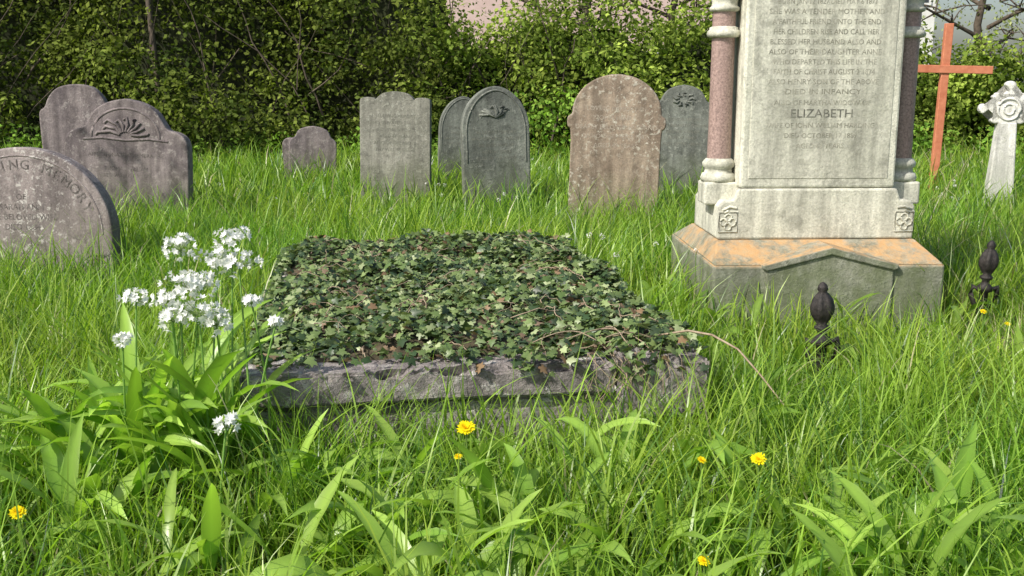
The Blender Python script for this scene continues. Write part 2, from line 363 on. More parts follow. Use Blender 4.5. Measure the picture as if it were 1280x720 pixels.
# ---------------------------------------------------------------- crosses
RC=empty('red_wooden_cross',(4.45,11,0),math.radians(-4),0,math.radians(1.2))
box('upright',-.04,.04,-.035,.035,-.3,1.82,M_redw,RC,.006)
box('crossbar',-.50,.47,-.052,-.0355,1.32,1.40,M_redw,RC,.005)
WC=empty('stone_cross',(4.68,10,0),math.radians(-10),0,math.radians(1))
frustum('shaft',(-.14,.14,-.08,.08,-.2),(-.085,.085,-.06,.06,.86),S_white,WC,.015)
def trefoil(cx,cz,dx,dz):
    px,pz=-dz,dx;P=[]
    P+=[(cx+px*.045,cz+pz*.045),(cx+dx*.08+px*.05,cz+dz*.08+pz*.05)]
    for (ox,oy) in ((.11,.085),(.21,0),(.11,-.085)):
        base=math.atan2(oy,ox-.12)
        for k in range(-3,4):
            t=base+k*.42
            P.append((cx+dx*(ox+.052*math.cos(t))+px*(oy+.052*math.sin(t)),cz+dz*(ox+.052*math.cos(t))+pz*(oy+.052*math.sin(t))))
    P+=[(cx+dx*.08-px*.05,cz+dz*.08-pz*.05),(cx-px*.045,cz-pz*.045)]
    return P
for nm,(dx,dz) in {'arm_left':(-1,0),'arm_right':(1,0),'arm_top':(0,1)}.items():
    prism(nm,trefoil(0,.98,dx,dz),-.05-.002*abs(dz),.05+.002*abs(dz),S_white,WC,.012)
a=Acc();
for rr in(.10,.05):
    tube(a,[(rr*math.cos(t),-.056,.98+rr*math.sin(t)) for t in np.linspace(0,2*math.pi,25)],.012,7)
a.obj('centre_ring',S_white,WC,True)
box('neck',-.08,.08,-.056,.056,.84,1.03,S_white,WC,.01)

# ---------------------------------------------------------------- ledger grave
RZ=math.radians(8.5)
SG=empty('ledger_grave',(-.85,3.11,0),RZ)
cR,sR=math.cos(RZ),math.sin(RZ)
def s2w(lx,ly): return -.85+lx*cR-ly*sR, 3.11+lx*sR+ly*cR
def w2s(x,y): dx,dy=x+.85,y-3.11; return dx*cR+dy*sR,-dx*sR+dy*cR
SW,SL=1.51,2.4
def rough_box(name,x0,x1,y0,y1,z0,z1,step,amp,mat,parent,seed):
    bm=bmesh.new();bmesh.ops.create_cube(bm,size=1)
    dx,dy,dz=x1-x0,y1-y0,z1-z0
    for v in bm.verts: v.co=Vector((x0+(v.co.x+.5)*dx,y0+(v.co.y+.5)*dy,z0+(v.co.z+.5)*dz))
    bmesh.ops.bevel(bm,geom=list(bm.edges),offset=.009,segments=2,affect='EDGES')
    for ax,L in ((0,dx),(1,dy),(2,dz)):
        lo=(x0,y0,z0)[ax]
        n=int(L/step)
        for i in range(1,n):
            no=[0,0,0];no[ax]=1;co=[0,0,0];co[ax]=lo+L*i/n
            bmesh.ops.bisect_plane(bm,geom=bm.verts[:]+bm.edges[:]+bm.faces[:],plane_co=co,plane_no=no)
    c=Vector(((x0+x1)/2,(y0+y1)/2,(z0+z1)/2))
    for v in bm.verts:
        n=mnoise.noise_vector(v.co*4+Vector((seed,seed*2,0)))*amp*.8+mnoise.noise_vector(v.co*26+Vector((seed,0,0)))*amp*.8
        ex=(min(abs(v.co.y-y0),abs(v.co.y-y1))<.018)+(abs(v.co.z-z1)<.018)+(min(abs(v.co.x-x0),abs(v.co.x-x1))<.018)
        if ex>=2:
            ch=max(0,mnoise.noise(v.co*9+Vector((seed,3,1)))-.02)+.6*max(0,mnoise.noise(v.co*30+Vector((seed,3,1)))-.05)
            n+=Vector((0,ch*.06 if v.co.y<c.y else -ch*.06,-ch*.06))
        v.co+=n
    me=bpy.data.meshes.new(name);bm.to_mesh(me);bm.free();me.materials.append(mat)
    return link(bpy.data.objects.new(name,me),parent)
rough_box('kerb_front',0,SW*.80,0,.20,.240,.345,.013,.005,S_kerb,SG,1.3)
rough_box('kerb_front_end',SW*.80+.003,SW+.01,-.012,.20,.15,.352,.013,.008,S_kerb,SG,9.3)
rough_box('kerb_front_base',.02,SW-.02,.026,.20,-.05,.236,.022,.008,S_kerb,SG,4.3)
rough_box('kerb_left',0,.18,.203,SL,-.05,.335,.06,.006,S_kerb,SG,2.1)
rough_box('kerb_right',SW-.18,SW,.203,SL,-.05,.335,.06,.006,S_kerb,SG,6.1)
rough_box('kerb_back',.183,SW-.183,SL-.18,SL,-.05,.335,.06,.006,S_kerb,SG,8.1)
def slab_h(lx,ly):
    e=np.minimum(np.minimum(lx+.02,SW+.02-lx),np.minimum(ly-.06,SL+.05-ly))
    m=np.clip(e/.16,0,1)
    return .335+m*(.035+.03*wav(lx,ly,2.2,1.)+.012*wav(lx,ly,7,2.)+.03*np.clip(ly/SL,0,1))
nx,ny=60,90
gx,gy=np.meshgrid(np.linspace(.03,SW-.03,nx),np.linspace(.12,SL-.03,ny))
gz=slab_h(gx,gy)+rng.normal(0,.004,gx.shape)-.002
edge=(gx<.05)|(gx>SW-.05)|(gy<.14)|(gy>SL-.05); gz[edge]=.30
idx=np.arange(nx*ny).reshape(ny,nx)
Qd=np.stack([idx[:-1,:-1],idx[:-1,1:],idx[1:,1:],idx[1:,:-1]],-1).reshape(-1,4)
M_litter=plainmat('leaf_litter',(.03,.026,.013),(.12,.095,.055),28,1,.8)
a=Acc();a.add(np.stack([gx,gy,gz],-1).reshape(-1,3),Qd);a.obj('leaf_litter',M_litter,SG,True)
pts=[(0,0),(.24,-.20),(.55,-.08),(.40,.16),(.66,.44),(.30,.52),(.20,.75),(0,1.05),(-.20,.75),(-.30,.52),(-.66,.44),(-.40,.16),(-.55,-.08),(-.24,-.20)]
IV=np.array([(0,.32,.05)]+[(x,y,-.12*abs(x)) for x,y in pts]);IV[:,1]-=.3
IT=[(0,i,i%len(pts)+1) for i in range(1,len(pts)+1)]
def ivy_batch(acc,lx,ly,z,size,tilt=.6):
    n=len(lx);nrm=np.stack([rng.normal(0,tilt,n),rng.normal(-.15,tilt,n),np.ones(n)],1)
    th=rng.normal(-math.pi/2,1.3,n);hint=np.stack([np.cos(th),np.sin(th),np.zeros(n)],1)
    R=frames(nrm,hint)
    k=rng.random(n)[:,None]
    c=np.array([.085,.14,.040])*(1-k)+np.array([.20,.27,.095])*k
    dark=rng.random(n)<.34;c[dark]=np.array([.026,.048,.018])*(1+rng.random((dark.sum(),1)))
    pale=rng.random(n)<.13;c[pale]=np.array([.31,.37,.18])
    br=rng.random(n)<.035;c[br]=np.array([.20,.13,.07])
    c*=rng.uniform(.7,1.2,(n,1))
    scatter(acc,IV,None,IT,np.stack([lx,ly,z],1),R,size,c)
iv=Acc()
n=22000;lx=rng.uniform(.0,SW+.03,n);ly=rng.uniform(.08,SL+.04,n)
dens=.75+.55*wav(lx,ly,1.8,4.)+.3*wav(lx,ly,6,2.)
dens=np.where((lx<.5)&(ly<1.8),dens-.3,dens)
dens=np.where(ly<.20,dens-.45+.3*(lx>.9),dens)
dens=np.clip(dens,.16,1)
k=rng.random(n)<dens;lx,ly=lx[k],ly[k]
ivy_batch(iv,lx,ly,slab_h(lx,ly)+rng.uniform(.002,.07,len(lx))*np.clip(.5+wav(lx,ly,4,1),.25,1.4),rng.uniform(.013,.038,len(lx)))
for (x0,x1,y0,y1,nn,zb) in((SW-.02,SW+.07,.3,SL,900,.30),(-.05,.02,.9,SL,350,.30),(.0,SW,SL,SL+.08,500,.32),(.85,SW,-.03,.08,150,.33),(.5,.9,-.02,.06,40,.335),(.0,.5,-.01,.06,15,.335)):
    lx=rng.uniform(x0,x1,nn);ly=rng.uniform(y0,y1,nn)
    off=np.maximum(np.maximum(lx-SW,-lx),np.maximum(ly-SL,-ly));off=np.clip(off,0,1)
    ivy_batch(iv,lx,ly,zb+.05-off*2.2+rng.uniform(-.02,.03,nn),rng.uniform(.02,.036,nn),.7)
iv.obj('ivy',M_ivy,SG)
dl=Acc();n=1000;lx=rng.uniform(.05,SW-.05,n);ly=rng.uniform(.06,SL-.05,n)
R=frames(np.stack([rng.normal(0,.5,n),rng.normal(0,.5,n),np.ones(n)],1),rng.normal(0,1,(n,3)))
c=np.array([.20,.14,.09])*rng.uniform(.4,1.5,(n,1))
scatter(dl,IV,None,IT,np.stack([lx,ly,slab_h(lx,ly)+rng.uniform(.0,.025,n)],1),R,rng.uniform(.013,.03,n),c)
dl.obj('dead_leaves',M_ivy,SG)
st=Acc()
def wander(x,y,th,L,zf,n=12,w=.35):
    P=[]
    for i in range(n):
        P.append((x,y,zf(x,y,i/n)));th+=random.gauss(0,w);x+=math.cos(th)*L/n;y+=math.sin(th)*L/n
    return P
for i in range(70):
    x,y=random.uniform(.1,SW-.1),random.uniform(.08,SL-.2)
    P=wander(x,y,random.uniform(0,6.28),random.uniform(.12,.35),lambda a,b,t:float(slab_h(np.array(a),np.array(b)))+.010+.045*math.sin(t*3.1)*random.uniform(.7,1.1))
    P=[p for p in P if 0<p[0]<SW and .02<p[1]<SL]
    if len(P)>3: tube(st,P,random.uniform(.001,.0022),5)
for (x,y,th,L) in((1.05,.16,-.1,.5),(1.10,.20,-.4,.4),(.95,.14,.1,.4),(1.2,.3,-.9,.4),(1.15,.1,-.2,.35)):
    P=wander(x,y,th,L,lambda a,b,t:.385+.03*math.sin(t*5)-(max(0,-b)*1.6),14,.25);tube(st,P,.0022,5)
tube(st,[(1.38,.12,.40),(1.46,.05,.43),(1.52,-.02,.43),(1.58,-.10,.40),(1.62,-.2,.34),(1.66,-.30,.27)],[.0035,.004,.004,.0035,.003,.0025],6)
for k in range(26):
    x=random.uniform(1.08,1.42);tube(st,[(x,.03,.37),(x+random.uniform(-.02,.02),-.018,.35),(x+random.uniform(-.04,.04),-.028,.30),(x+random.uniform(-.06,.06),-.035,random.uniform(.2,.28))],.0013,4)
st.obj('dry_stems',M_stemb,SG,True)

# ---------------------------------------------------------------- ground sheet
M_ground=plainmat('soil_and_turf',(.035,.05,.012),(.08,.12,.026),3,1,.6,coord='Generated')
xs=np.concatenate([np.linspace(-300,-15,8)[:-1],np.linspace(-15,15,61),np.linspace(15,300,8)[1:]])
ys=np.concatenate([np.linspace(-100,-3,5)[:-1],np.linspace(-3,22,51),np.linspace(22,500,10)[1:]])
gx,gy=np.meshgrid(xs,ys);near=(abs(gx)<14)&(gy>0)&(gy<20)
gz=np.where(near,.02*wav(gx,gy,.9,.5),0)
idx=np.arange(gx.size).reshape(gx.shape)
Qd=np.stack([idx[:-1,:-1],idx[:-1,1:],idx[1:,1:],idx[1:,:-1]],-1).reshape(-1,4)
a=Acc();a.add(np.stack([gx,gy,gz],-1).reshape(-1,3),Qd);a.obj('ground',M_ground,None,True)

# ---------------------------------------------------------------- grass
def blades(acc,x,y,L,w,bend,col,z0=None,ns=4,lean=.15):
    n=len(x);th=rng.uniform(0,2*math.pi,n)
    d=np.stack([np.cos(th),np.sin(th),np.zeros(n)],1)
    tw=th+math.pi/2+rng.normal(0,.6,n);sd=np.stack([np.cos(tw),np.sin(tw),np.zeros(n)],1)
    a0=np.abs(rng.normal(.10,lean,n));p=np.stack([x,y,np.zeros(n) if z0 is None else z0],1)
    V=np.zeros((n,2*ns+1,3));C=np.zeros((n,2*ns+1,3))
    for i in range(ns+1):
        t=i/ns;ww=w*(.75 if i==0 else 1)*(1-t**2.2)
        sh=.48+.65*t  # root shade put into the blade colour, lighter towards the tip
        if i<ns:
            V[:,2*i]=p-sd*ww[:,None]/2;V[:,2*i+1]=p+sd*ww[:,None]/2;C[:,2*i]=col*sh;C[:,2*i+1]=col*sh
            ang=a0+bend*(t+.5/ns)**1.4
            p=p+(d*np.sin(ang)[:,None]+np.array([0,0,1.])*np.cos(ang)[:,None])*(L/ns)[:,None]
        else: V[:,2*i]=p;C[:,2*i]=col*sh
    k=2*ns+1;off=(np.arange(n)*k)[:,None,None]
    q=np.array([(2*i,2*i+1,2*i+3,2*i+2) for i in range(ns-1)])[None]+off
    t=np.array([(2*ns-2,2*ns-1,2*ns)])[None]+off
    acc.add(V.reshape(-1,3),q.reshape(-1,4),t.reshape(-1,3),C.reshape(-1,3))
def grass_zone(acc,N_,y0,y1,wmin,wmax,ns):
    y=rng.uniform(y0,y1,N_*2);acc_p=(.52*y+.9)/(.52*y1+.9);y=y[rng.random(len(y))<acc_p][:N_]
    n=len(y);x=rng.uniform(-1,1,n)*(.52*y+.9)
    ax=np.round(x/.11+rng.normal(0,.25,n))*.11+.05*np.sin(y*31);ay=np.round(y/.11+rng.normal(0,.25,n))*.11+.05*np.sin(x*27)
    tf=rng.random(n)<.45;x=np.where(tf,ax+rng.normal(0,.016,n),x);y=np.where(tf,ay+rng.normal(0,.016,n),y)
    clump=wav(x,y,3.3,2.)+.5*wav(x,y,8.,1.);big=wav(x,y,.8,5.)
    keep=rng.random(n)<np.clip(.7+.45*clump,.2,1)
    lx,ly=w2s(x,y);keep&=~((lx>-.01)&(lx<SW+.01)&(ly>-.005)&(ly<SL+.02))
    mx,my=x-1.53,y-4.93;keep&=~((abs(mx)<.58)&(my>-.03)&(my<1.1))
    gd=(x+1.05)**2+(y-2.85)**2;keep&=~((gd<.10)&(rng.random(n)<.4))
    x,y,clump,big=x[keep],y[keep],clump[keep],big[keep];n=len(x)
    L=rng.gamma(5.5,.046,n)*(1+.35*clump+.2*big)+.05
    L=np.clip(L,.06,.58)
    lx,ly=w2s(x,y)
    fr=(lx>0)&(lx<SW+.1)&(ly<0)&(ly>-.4);L[fr]*=.72
    mf=(abs(x-1.5)<.7)&(y>3.9)&(y<5);L[mf]*=.72
    for (px,py) in((1.235,4.0),(2.3,5.0)):
        pf=(abs(x-px*y/py)<.13)&(y<py+.05)&(y>py-.8);L[pf]*=.62
    L[y<2.3]*=.85
    k=rng.random(n)[:,None];m=np.clip(.5+.4*big,0,1)[:,None]
    c=(np.array([.19,.34,.030])*(1-k)+np.array([.37,.54,.075])*k)*(.85+.3*m)
    c[:, 0]*=1+.18*wav(x,y,1.1,8.)
    dry=rng.random(n)<(.03+.05*(x>2));c[dry]=np.array([.55,.50,.30])*rng.uniform(.6,1.1,(dry.sum(),1))
    dk=rng.random(n)<.22;c[dk]*=np.array([.42,.55,.8])
    bend=np.abs(rng.normal(.6,.7,n))+(L>.33)*.5
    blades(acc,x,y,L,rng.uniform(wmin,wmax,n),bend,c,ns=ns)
g=Acc()
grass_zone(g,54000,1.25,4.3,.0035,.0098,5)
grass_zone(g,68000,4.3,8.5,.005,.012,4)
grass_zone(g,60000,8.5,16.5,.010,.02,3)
n=2400;x=rng.uniform(-1.9,2.6,n);y=rng.uniform(1.8,4.2,n);lx,ly=w2s(x,y);k=~((lx>-.01)&(lx<SW)&(ly>-.02))&(wav(x,y,4,3)>-.2)&~((abs(x-1.235*y/4)<.12)&(y>3.2));x,y=x[k],y[k];n=len(x)
blades(g,x,y,rng.uniform(.30,.52,n),rng.uniform(.005,.012,n),rng.uniform(.4,2.1,n),np.array([.33,.51,.07])*rng.uniform(.5,1.25,(n,1)),ns=8,lean=.3)
n=480;lx=rng.uniform(-.15,SW+.25,n);ly=-.03-np.abs(rng.normal(0,.10,n));k=rng.random(n)<np.clip(.6+.9*wav(lx,ly,3.5,2),.1,1);lx,ly=lx[k],ly[k];x,y=s2w(lx,ly);n=len(x)
blades(g,x,y,rng.uniform(.28,.50,n),rng.uniform(.004,.009,n),rng.uniform(.2,1.6,n),np.array([.31,.49,.06])*rng.uniform(.5,1.25,(n,1)),ns=7,lean=.2)
n=500;x=2.25+rng.normal(0,.18,n);y=4.1+rng.normal(0,.22,n)
blades(g,x,y,rng.uniform(.2,.42,n),rng.uniform(.003,.006,n),rng.uniform(.4,1.9,n),np.array([.55,.50,.30])*rng.uniform(.6,1.1,(n,1)),ns=6,lean=.35)
g.obj('grass',M_grass)

# ---------------------------------------------------------------- broad leaves
def lance_template(ns=8):
    V=[]
    for i in range(ns+1):
        t=i/ns
        w=.5*math.sin(math.pi*max(0,(t-.12)/.88)**.8)**.85 if .12<t<1 else 0
        w=max(w,.05) if t<1 else 0
        V+= [(-w,t,.22*w),(0,t,0),(w,t,.22*w)]
    Q=[]
    for i in range(ns):
        b=3*i;Q+=[(b,b+1,b+4,b+3),(b+1,b+2,b+5,b+4)]
    return np.array(V),np.array(Q)
LV,LQ=lance_template()
def lances(acc,pos,az,elev,L,W,curl,col):
    n=len(pos);k=len(LV);t=LV[:,1]
    lev=np.linspace(0,1,9);A=elev[:,None]-curl[:,None]*lev[None]**1.2
    dx=np.cos(A);dz=np.sin(A)
    X=np.concatenate([np.zeros((n,1)),np.cumsum((dx[:,1:]+dx[:,:-1])/2/8,1)],1);Z=np.concatenate([np.zeros((n,1)),np.cumsum((dz[:,1:]+dz[:,:-1])/2/8,1)],1)
    li=np.round(t*8).astype(int)
    f=X[:,li]*L[:,None];h=Z[:,li]*L[:,None]
    roll=rng.normal(0,.4,n)[:,None]
    s=LV[None,:,0]*W[:,None];up=LV[None,:,2]*W[:,None]*2+s*np.sin(roll)
    wavy=.07*W[:,None]*np.sin(t[None]*18+rng.uniform(0,6,n)[:,None])*np.sign(LV[None,:,0])
    s=s*np.cos(roll);up=up+wavy
    sway=(t[None]**2)*rng.normal(0,.04,n)[:,None]
    d=np.stack([np.cos(az),np.sin(az)],1);sd=np.stack([-np.sin(az),np.cos(az)],1)
    V=np.zeros((n,k,3))
    V[:,:,0]=pos[:,0:1]+f*d[:,0:1]+(s+sway)*sd[:,0:1];V[:,:,1]=pos[:,1:2]+f*d[:,1:2]+(s+sway)*sd[:,1:2]
    V[:,:,2]=pos[:,2:3]+h+up
    off=(np.arange(n)*k)[:,None,None]
    mid=np.where(np.abs(LV[:,0])<1e-6,1.2,.93)*(.8+.25*t)
    C=col[:,None,:]*mid[None,:,None]
    acc.add(V.reshape(-1,3),(LQ[None]+off).reshape(-1,4),None,C.reshape(-1,3))
def rosettes(acc,centres,per,Lr,Wr,zr=(.0,.06),spread=.08,tone=1.,el=(.7,1.45),curl=(.5,1.9)):
    P=[]
    for (cx,cy) in centres:
        for _ in range(random.randint(*per)): P.append((cx+random.gauss(0,spread),cy+random.gauss(0,spread),random.uniform(*zr)))
    P=np.array(P)
    lx,ly=w2s(P[:,0],P[:,1]);k=~((lx>0)&(lx<SW)&(ly>-.02)&(ly<SL));P=P[k];n=len(P)
    kk=rng.random((n,1));c=(np.array([.18,.32,.045])*(1-kk)+np.array([.34,.50,.09])*kk)*tone*rng.uniform(.75,1.1,(n,1))
    lances(acc,P,rng.uniform(0,2*math.pi,n),rng.uniform(*el,n),rng.uniform(*Lr,n),rng.uniform(*Wr,n),rng.uniform(*curl,n),c)
bl=Acc()
cent=[(-.37,2.35),(-.48,2.25),(-.2,2.4),(-.17,2.1),(-.05,2.15),(.12,2.65),(.25,2.75),(.45,2.75),(.6,2.5),(.75,2.3),(.85,2.4),(.95,2.2),(1.05,2.1),(1.15,2.3),(-.6,2.6),(-.5,2.75),(.35,2.3),(-.75,2.2),(.2,2.1),(-1.0,2.5),(1.0,2.7),(1.15,2.05),(.8,2.05),(.6,2.15),(-.1,2.3),(-.3,2.15),(1.3,2.2),(.05,2.4),(.9,2.15),(1.0,2.35)]
rosettes(bl,cent,(6,10),(.22,.38),(.030,.058),(.04,.14),.07,1.1,(.7,1.5),(.6,2.2))
more=[(random.uniform(-1.8,2.1),random.uniform(1.8,3.0)) for _ in range(45)]
rosettes(bl,more,(2,4),(.14,.30),(.02,.045),(.0,.08),.07,.95)
more=[(random.uniform(.9,3.2),random.uniform(3.2,5.5)) for _ in range(22)]+[(random.uniform(.45,.95),random.uniform(3.3,5.2)) for _ in range(22)]
more=[(a_,b_) for a_,b_ in more if abs(a_-1.235)>.2]
rosettes(bl,more,(2,5),(.18,.30),(.03,.05),(.06,.14),.08,.85)
bl.obj('broadleaf_weeds',M_garlic)

WGI=(-1.0,2.9,0)
WG=empty('wild_garlic_plant',WGI)
gl=Acc()
cent=[(-1.0+random.gauss(0,.14),2.92+random.gauss(0,.14)) for _ in range(18)]
rosettes(gl,cent,(3,6),(.36,.56),(.036,.062),(.04,.16),.05,1.15,(1.0,1.5),(.4,1.8))
cent=[(-1.22+random.gauss(0,.15),2.78+random.gauss(0,.15)) for _ in range(13)]
rosettes(gl,cent,(3,6),(.28,.46),(.034,.058),(.04,.14),.05,1.2,(.9,1.45),(.5,2.0))
gl.V=[v-np.array(WGI) for v in gl.V]
gl.obj('leaves',M_garlic,WG)
heads=[(-1.00,3.10,.755,.050),(-.87,3.20,.765,.048),(-.84,3.15,.70,.055),(-.90,3.14,.71,.045),(-.96,3.0,.655,.058),(-.92,3.02,.66,.045),(-.99,2.95,.57,.042),(-.91,2.95,.59,.058),(-1.09,2.95,.63,.036),(-1.0,2.98,.62,.035),(-.87,2.98,.55,.042),(-.78,3.05,.60,.022),(-1.10,2.85,.53,.018),(-.755,2.62,.36,.026),(-.70,3.0,.55,.012)]
fl=Acc();stm=Acc()
PV=np.array([(0,0,0),(.25,.45,.06),(0,1,.12),(-.25,.45,.06)])
for (hx,hy,hz,r) in heads:
    bx,by=hx+random.gauss(0,.05),min(hy,3.0)-.05+random.gauss(0,.04)
    tube(stm,[(bx,by,0),((bx*2+hx)/3,(by*2+hy)/3,hz*.45),((bx+hx*3)/4,(by+hy*3)/4,hz*.8),(hx,hy,hz-.01)],[.004,.0035,.003,.003],6,(.22,.38,.08))
    nf=int(10+r*560);st_=[random.uniform(.75,1.25) for _ in range(3)]
    for _ in range(nf):
        d=np.array([random.gauss(0,1)*st_[0],random.gauss(0,1)*st_[1],random.gauss(.3,.8)]);d/=np.linalg.norm(d)
        q=np.array([hx,hy,hz])+d*np.array([1.1,1,.75])*r*random.uniform(.45,1.2)
        tube(stm,[(hx,hy,hz-.01),q],.0009,3,(.35,.45,.2))
        az=rng.uniform(0,6.28)+np.arange(6)*math.pi/3
        u=np.cross(d,[.3,.5,.8]);u/=np.linalg.norm(u);v=np.cross(d,u)
        y_=norm(np.cos(az)[:,None]*u+np.sin(az)[:,None]*v+random.uniform(.1,.9)*d);x_=norm(np.cross(y_,d));z_=np.cross(x_,y_)
        R=np.stack([x_,y_,z_],1)
        scatter(fl,PV*np.array([1.2,1,1]),[(0,1,2,3)],None,np.tile(q,(6,1)),R,np.full(6,random.uniform(.011,.019)),np.tile([[.88,.89,.87]],(6,1)))
fl.V=[v-np.array(WGI) for v in fl.V];stm.V=[v-np.array(WGI) for v in stm.V]
fl.obj('white_flowers',M_petal,WG);stm.obj('stems',M_garlic,WG,True)

sf=Acc()
spots=[(.42,5.6,.42),(.50,5.7,.40),(.95,5.3,.38)]+[(random.uniform(.3,1.0),random.uniform(5,6.2),random.uniform(.3,.36)) for _ in range(4)]
spots+=[(random.uniform(-1.0,.2),random.uniform(8.5,10),random.uniform(.25,.33)) for _ in range(8)]+[(random.uniform(3.6,6.),random.uniform(8,11),random.uniform(.22,.32)) for _ in range(16)]
spots+=[(random.uniform(-3.2,-2.4),random.uniform(5.2,6.),random.uniform(.2,.3)) for _ in range(5)]+[(random.uniform(-1.6,.6),random.uniform(11,14),random.uniform(.3,.4)) for _ in range(6)]
spots+=[(random.uniform(-6,6),random.uniform(8,15),random.uniform(.22,.32)) for _ in range(12)]
for (x,y,z) in spots:
    n=20;d=norm(rng.normal(0,1,(n,3))+np.array([0,0,.3]));R=frames(d+rng.normal(0,.3,(n,3)),rng.normal(0,1,(n,3)))
    scatter(sf,PV,[(0,1,2,3)],None,np.array([x,y,z])+d*.014,R,np.full(n,.013),np.tile([[.8,.8,.76]],(n,1)))
    tube(sf,[(x,y,0),(x,y,z)],.002,3,(.15,.28,.05))
sf.obj('white_wildflowers',M_petal)

def dandelion(x,y,z,r,tilt=(0,-.3)):
    e=empty('dandelion',(x,y,0));h=Acc();s=Acc()
    tube(s,[(random.uniform(-.04,.04),random.uniform(0,.05),0),(.01,.01,z*.5),(0,0,z)],.0025,6,(.20,.30,.08));s.obj('stem',M_garlic,e,True)
    ax=np.array([tilt[0],tilt[1],1.]);ax/=np.linalg.norm(ax);u=np.cross(ax,[1,0,.1]);u/=np.linalg.norm(u);v=np.cross(ax,u)
    for ring,(nn,rr,el) in enumerate(((26,1.,.12),(24,.8,.45),(18,.58,.8),(12,.36,1.15))):
        az=np.arange(nn)/nn*6.283+ring*.2+rng.normal(0,.05,nn)
        y_=norm((np.cos(az)[:,None]*u+np.sin(az)[:,None]*v)*math.cos(el)+ax*math.sin(el))
        x_=norm(np.cross(y_,ax));R=np.stack([x_,y_,np.cross(x_,y_)],1)
        T=np.array([(-.06,0,0),(.06,0,0),(.09,.85,.0),(0,1,.0),(-.09,.85,0)])
        scatter(h,T,None,[(0,1,2),(0,2,4),(2,3,4)],np.tile([[0,0,z]],(nn,1)),R,rng.uniform(.8,1.1,nn)*r*rr,np.tile([[.86,.72-.04*ring,.015]],(nn,1)))
    h.obj('flower_head',M_petal,e)
dandelion(-.117,2.5,.39,.025,(0,-.6));dandelion(-.135,2.47,.325,.012);dandelion(.60,2.4,.345,.020,(-.2,-.6));dandelion(.465,2.42,.335,.013,(.3,-.4))
dandelion(-1.165,2.3,.25,.022,(.1,-.5));dandelion(.417,2.1,.225,.016,(0,-.5));dandelion(1.95,4.2,.31,.016,(0,-.5));dandelion(2.03,4.15,.27,.014,(0,-.5))

# ---------------------------------------------------------------- hedge & trees
LF=np.array([(0,-.5,0),(.32,-.05,.06),(0,.5,0),(-.32,-.05,.06)])
def clumps(acc,C,Rr,per,size,c1,c2,flat=.8):
    for (c,r) in zip(C,Rr):
        n=int(per*(r/.4)**2)+6
        d=norm(rng.normal(0,1,(n,3)));rad=rng.uniform(.55,1.05,n)**.6
        p=np.array(c)+d*rad[:,None]*np.array([r,r,r*flat])
        nr=d*.6+rng.normal(0,.55,(n,3))+np.array([0,-.1,.45])
        R=frames(nr,rng.normal(0,1,(n,3)))
        t=rng.random();tone=(np.array(c1)*(1-t)+np.array(c2)*t)*rng.uniform(.7,1.25)
        col=tone*rng.uniform(.55,1.4,(n,1))
        scatter(acc,LF,[(0,1,2,3)],None,p,R,rng.uniform(size*.7,size*1.3,n),col)
def Htop(x):
    if x<-1.2: return 4.6
    if x<4.0: return 2.22+.18*math.sin(x*2.1)+.14*math.sin(x*5)
    if x<6.2: return 2.15
    return 1.5+.2*math.sin(x*2)
for nm,x0,x1,cn,per,size,c1,c2,yb in (
    ('dark_hedge',-13,-1.0,900,95,.080,(.045,.07,.018),(.20,.25,.05),15.0),  # leaf colours darkened to stand in for shade on the left
    ('bright_hedge',-1.4,14,860,95,.082,(.11,.17,.03),(.33,.42,.08),15.3)):
    a=Acc();C=[];R=[]
    for _ in range(cn):
        x=random.uniform(x0,x1);z=random.uniform(.05,1)*Htop(x)
        y=yb+random.random()**1.5*1.1+.45*math.sin(x*1.9+z)+.25*math.sin(z*3+x)+(.25*z)
        C.append((x,y,z));R.append(random.uniform(.16,.48))
    clumps(a,C,R,per,size,c1,c2)
    a.obj(nm,M_leaf)
a=Acc();C=[];R=[]
for _ in range(210):
    x=random.uniform(-9,9);C.append((x,14.5+random.random()*.8,random.uniform(.05,.5)+(.5 if 0<x<3.5 and random.random()<.5 else 0)));R.append(random.uniform(.12,.3))
clumps(a,C,R,100,.07,(.14,.27,.04),(.26,.42,.07));a.obj('undergrowth',M_leaf)
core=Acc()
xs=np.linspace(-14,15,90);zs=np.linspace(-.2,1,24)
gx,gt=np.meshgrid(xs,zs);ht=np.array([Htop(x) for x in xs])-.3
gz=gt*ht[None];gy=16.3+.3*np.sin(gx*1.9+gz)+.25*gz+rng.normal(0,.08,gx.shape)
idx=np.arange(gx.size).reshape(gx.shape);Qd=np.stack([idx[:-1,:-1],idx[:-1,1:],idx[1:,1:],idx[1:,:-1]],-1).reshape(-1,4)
core.add(np.stack([gx,gy,gz],-1).reshape(-1,3),Qd);core.obj('hedge_dark_backing',M_core,None,True)  # added dark sheet behind the leaves, painted as shaded depth
br=Acc()
for i in range(80):
    x=random.uniform(-12,1.5);y=15.7+random.random()*.5-(.3 if x<-1 else 0);z=random.uniform(0,1.2);th=random.gauss(math.pi/2,.5);P=[];L=random.uniform(.9,3.0)
    for k in range(8):
        P.append((x,y,z));th+=random.gauss(0,.15);x+=math.cos(th)*L/8;z+=math.sin(th)*L/8;y+=random.gauss(-.01,.04)
    r=random.choice([.006,.009,.012,.02]);tube(br,P,np.linspace(r,r*.35,8),5)
br.obj('bare_branches',M_bark,None,True)

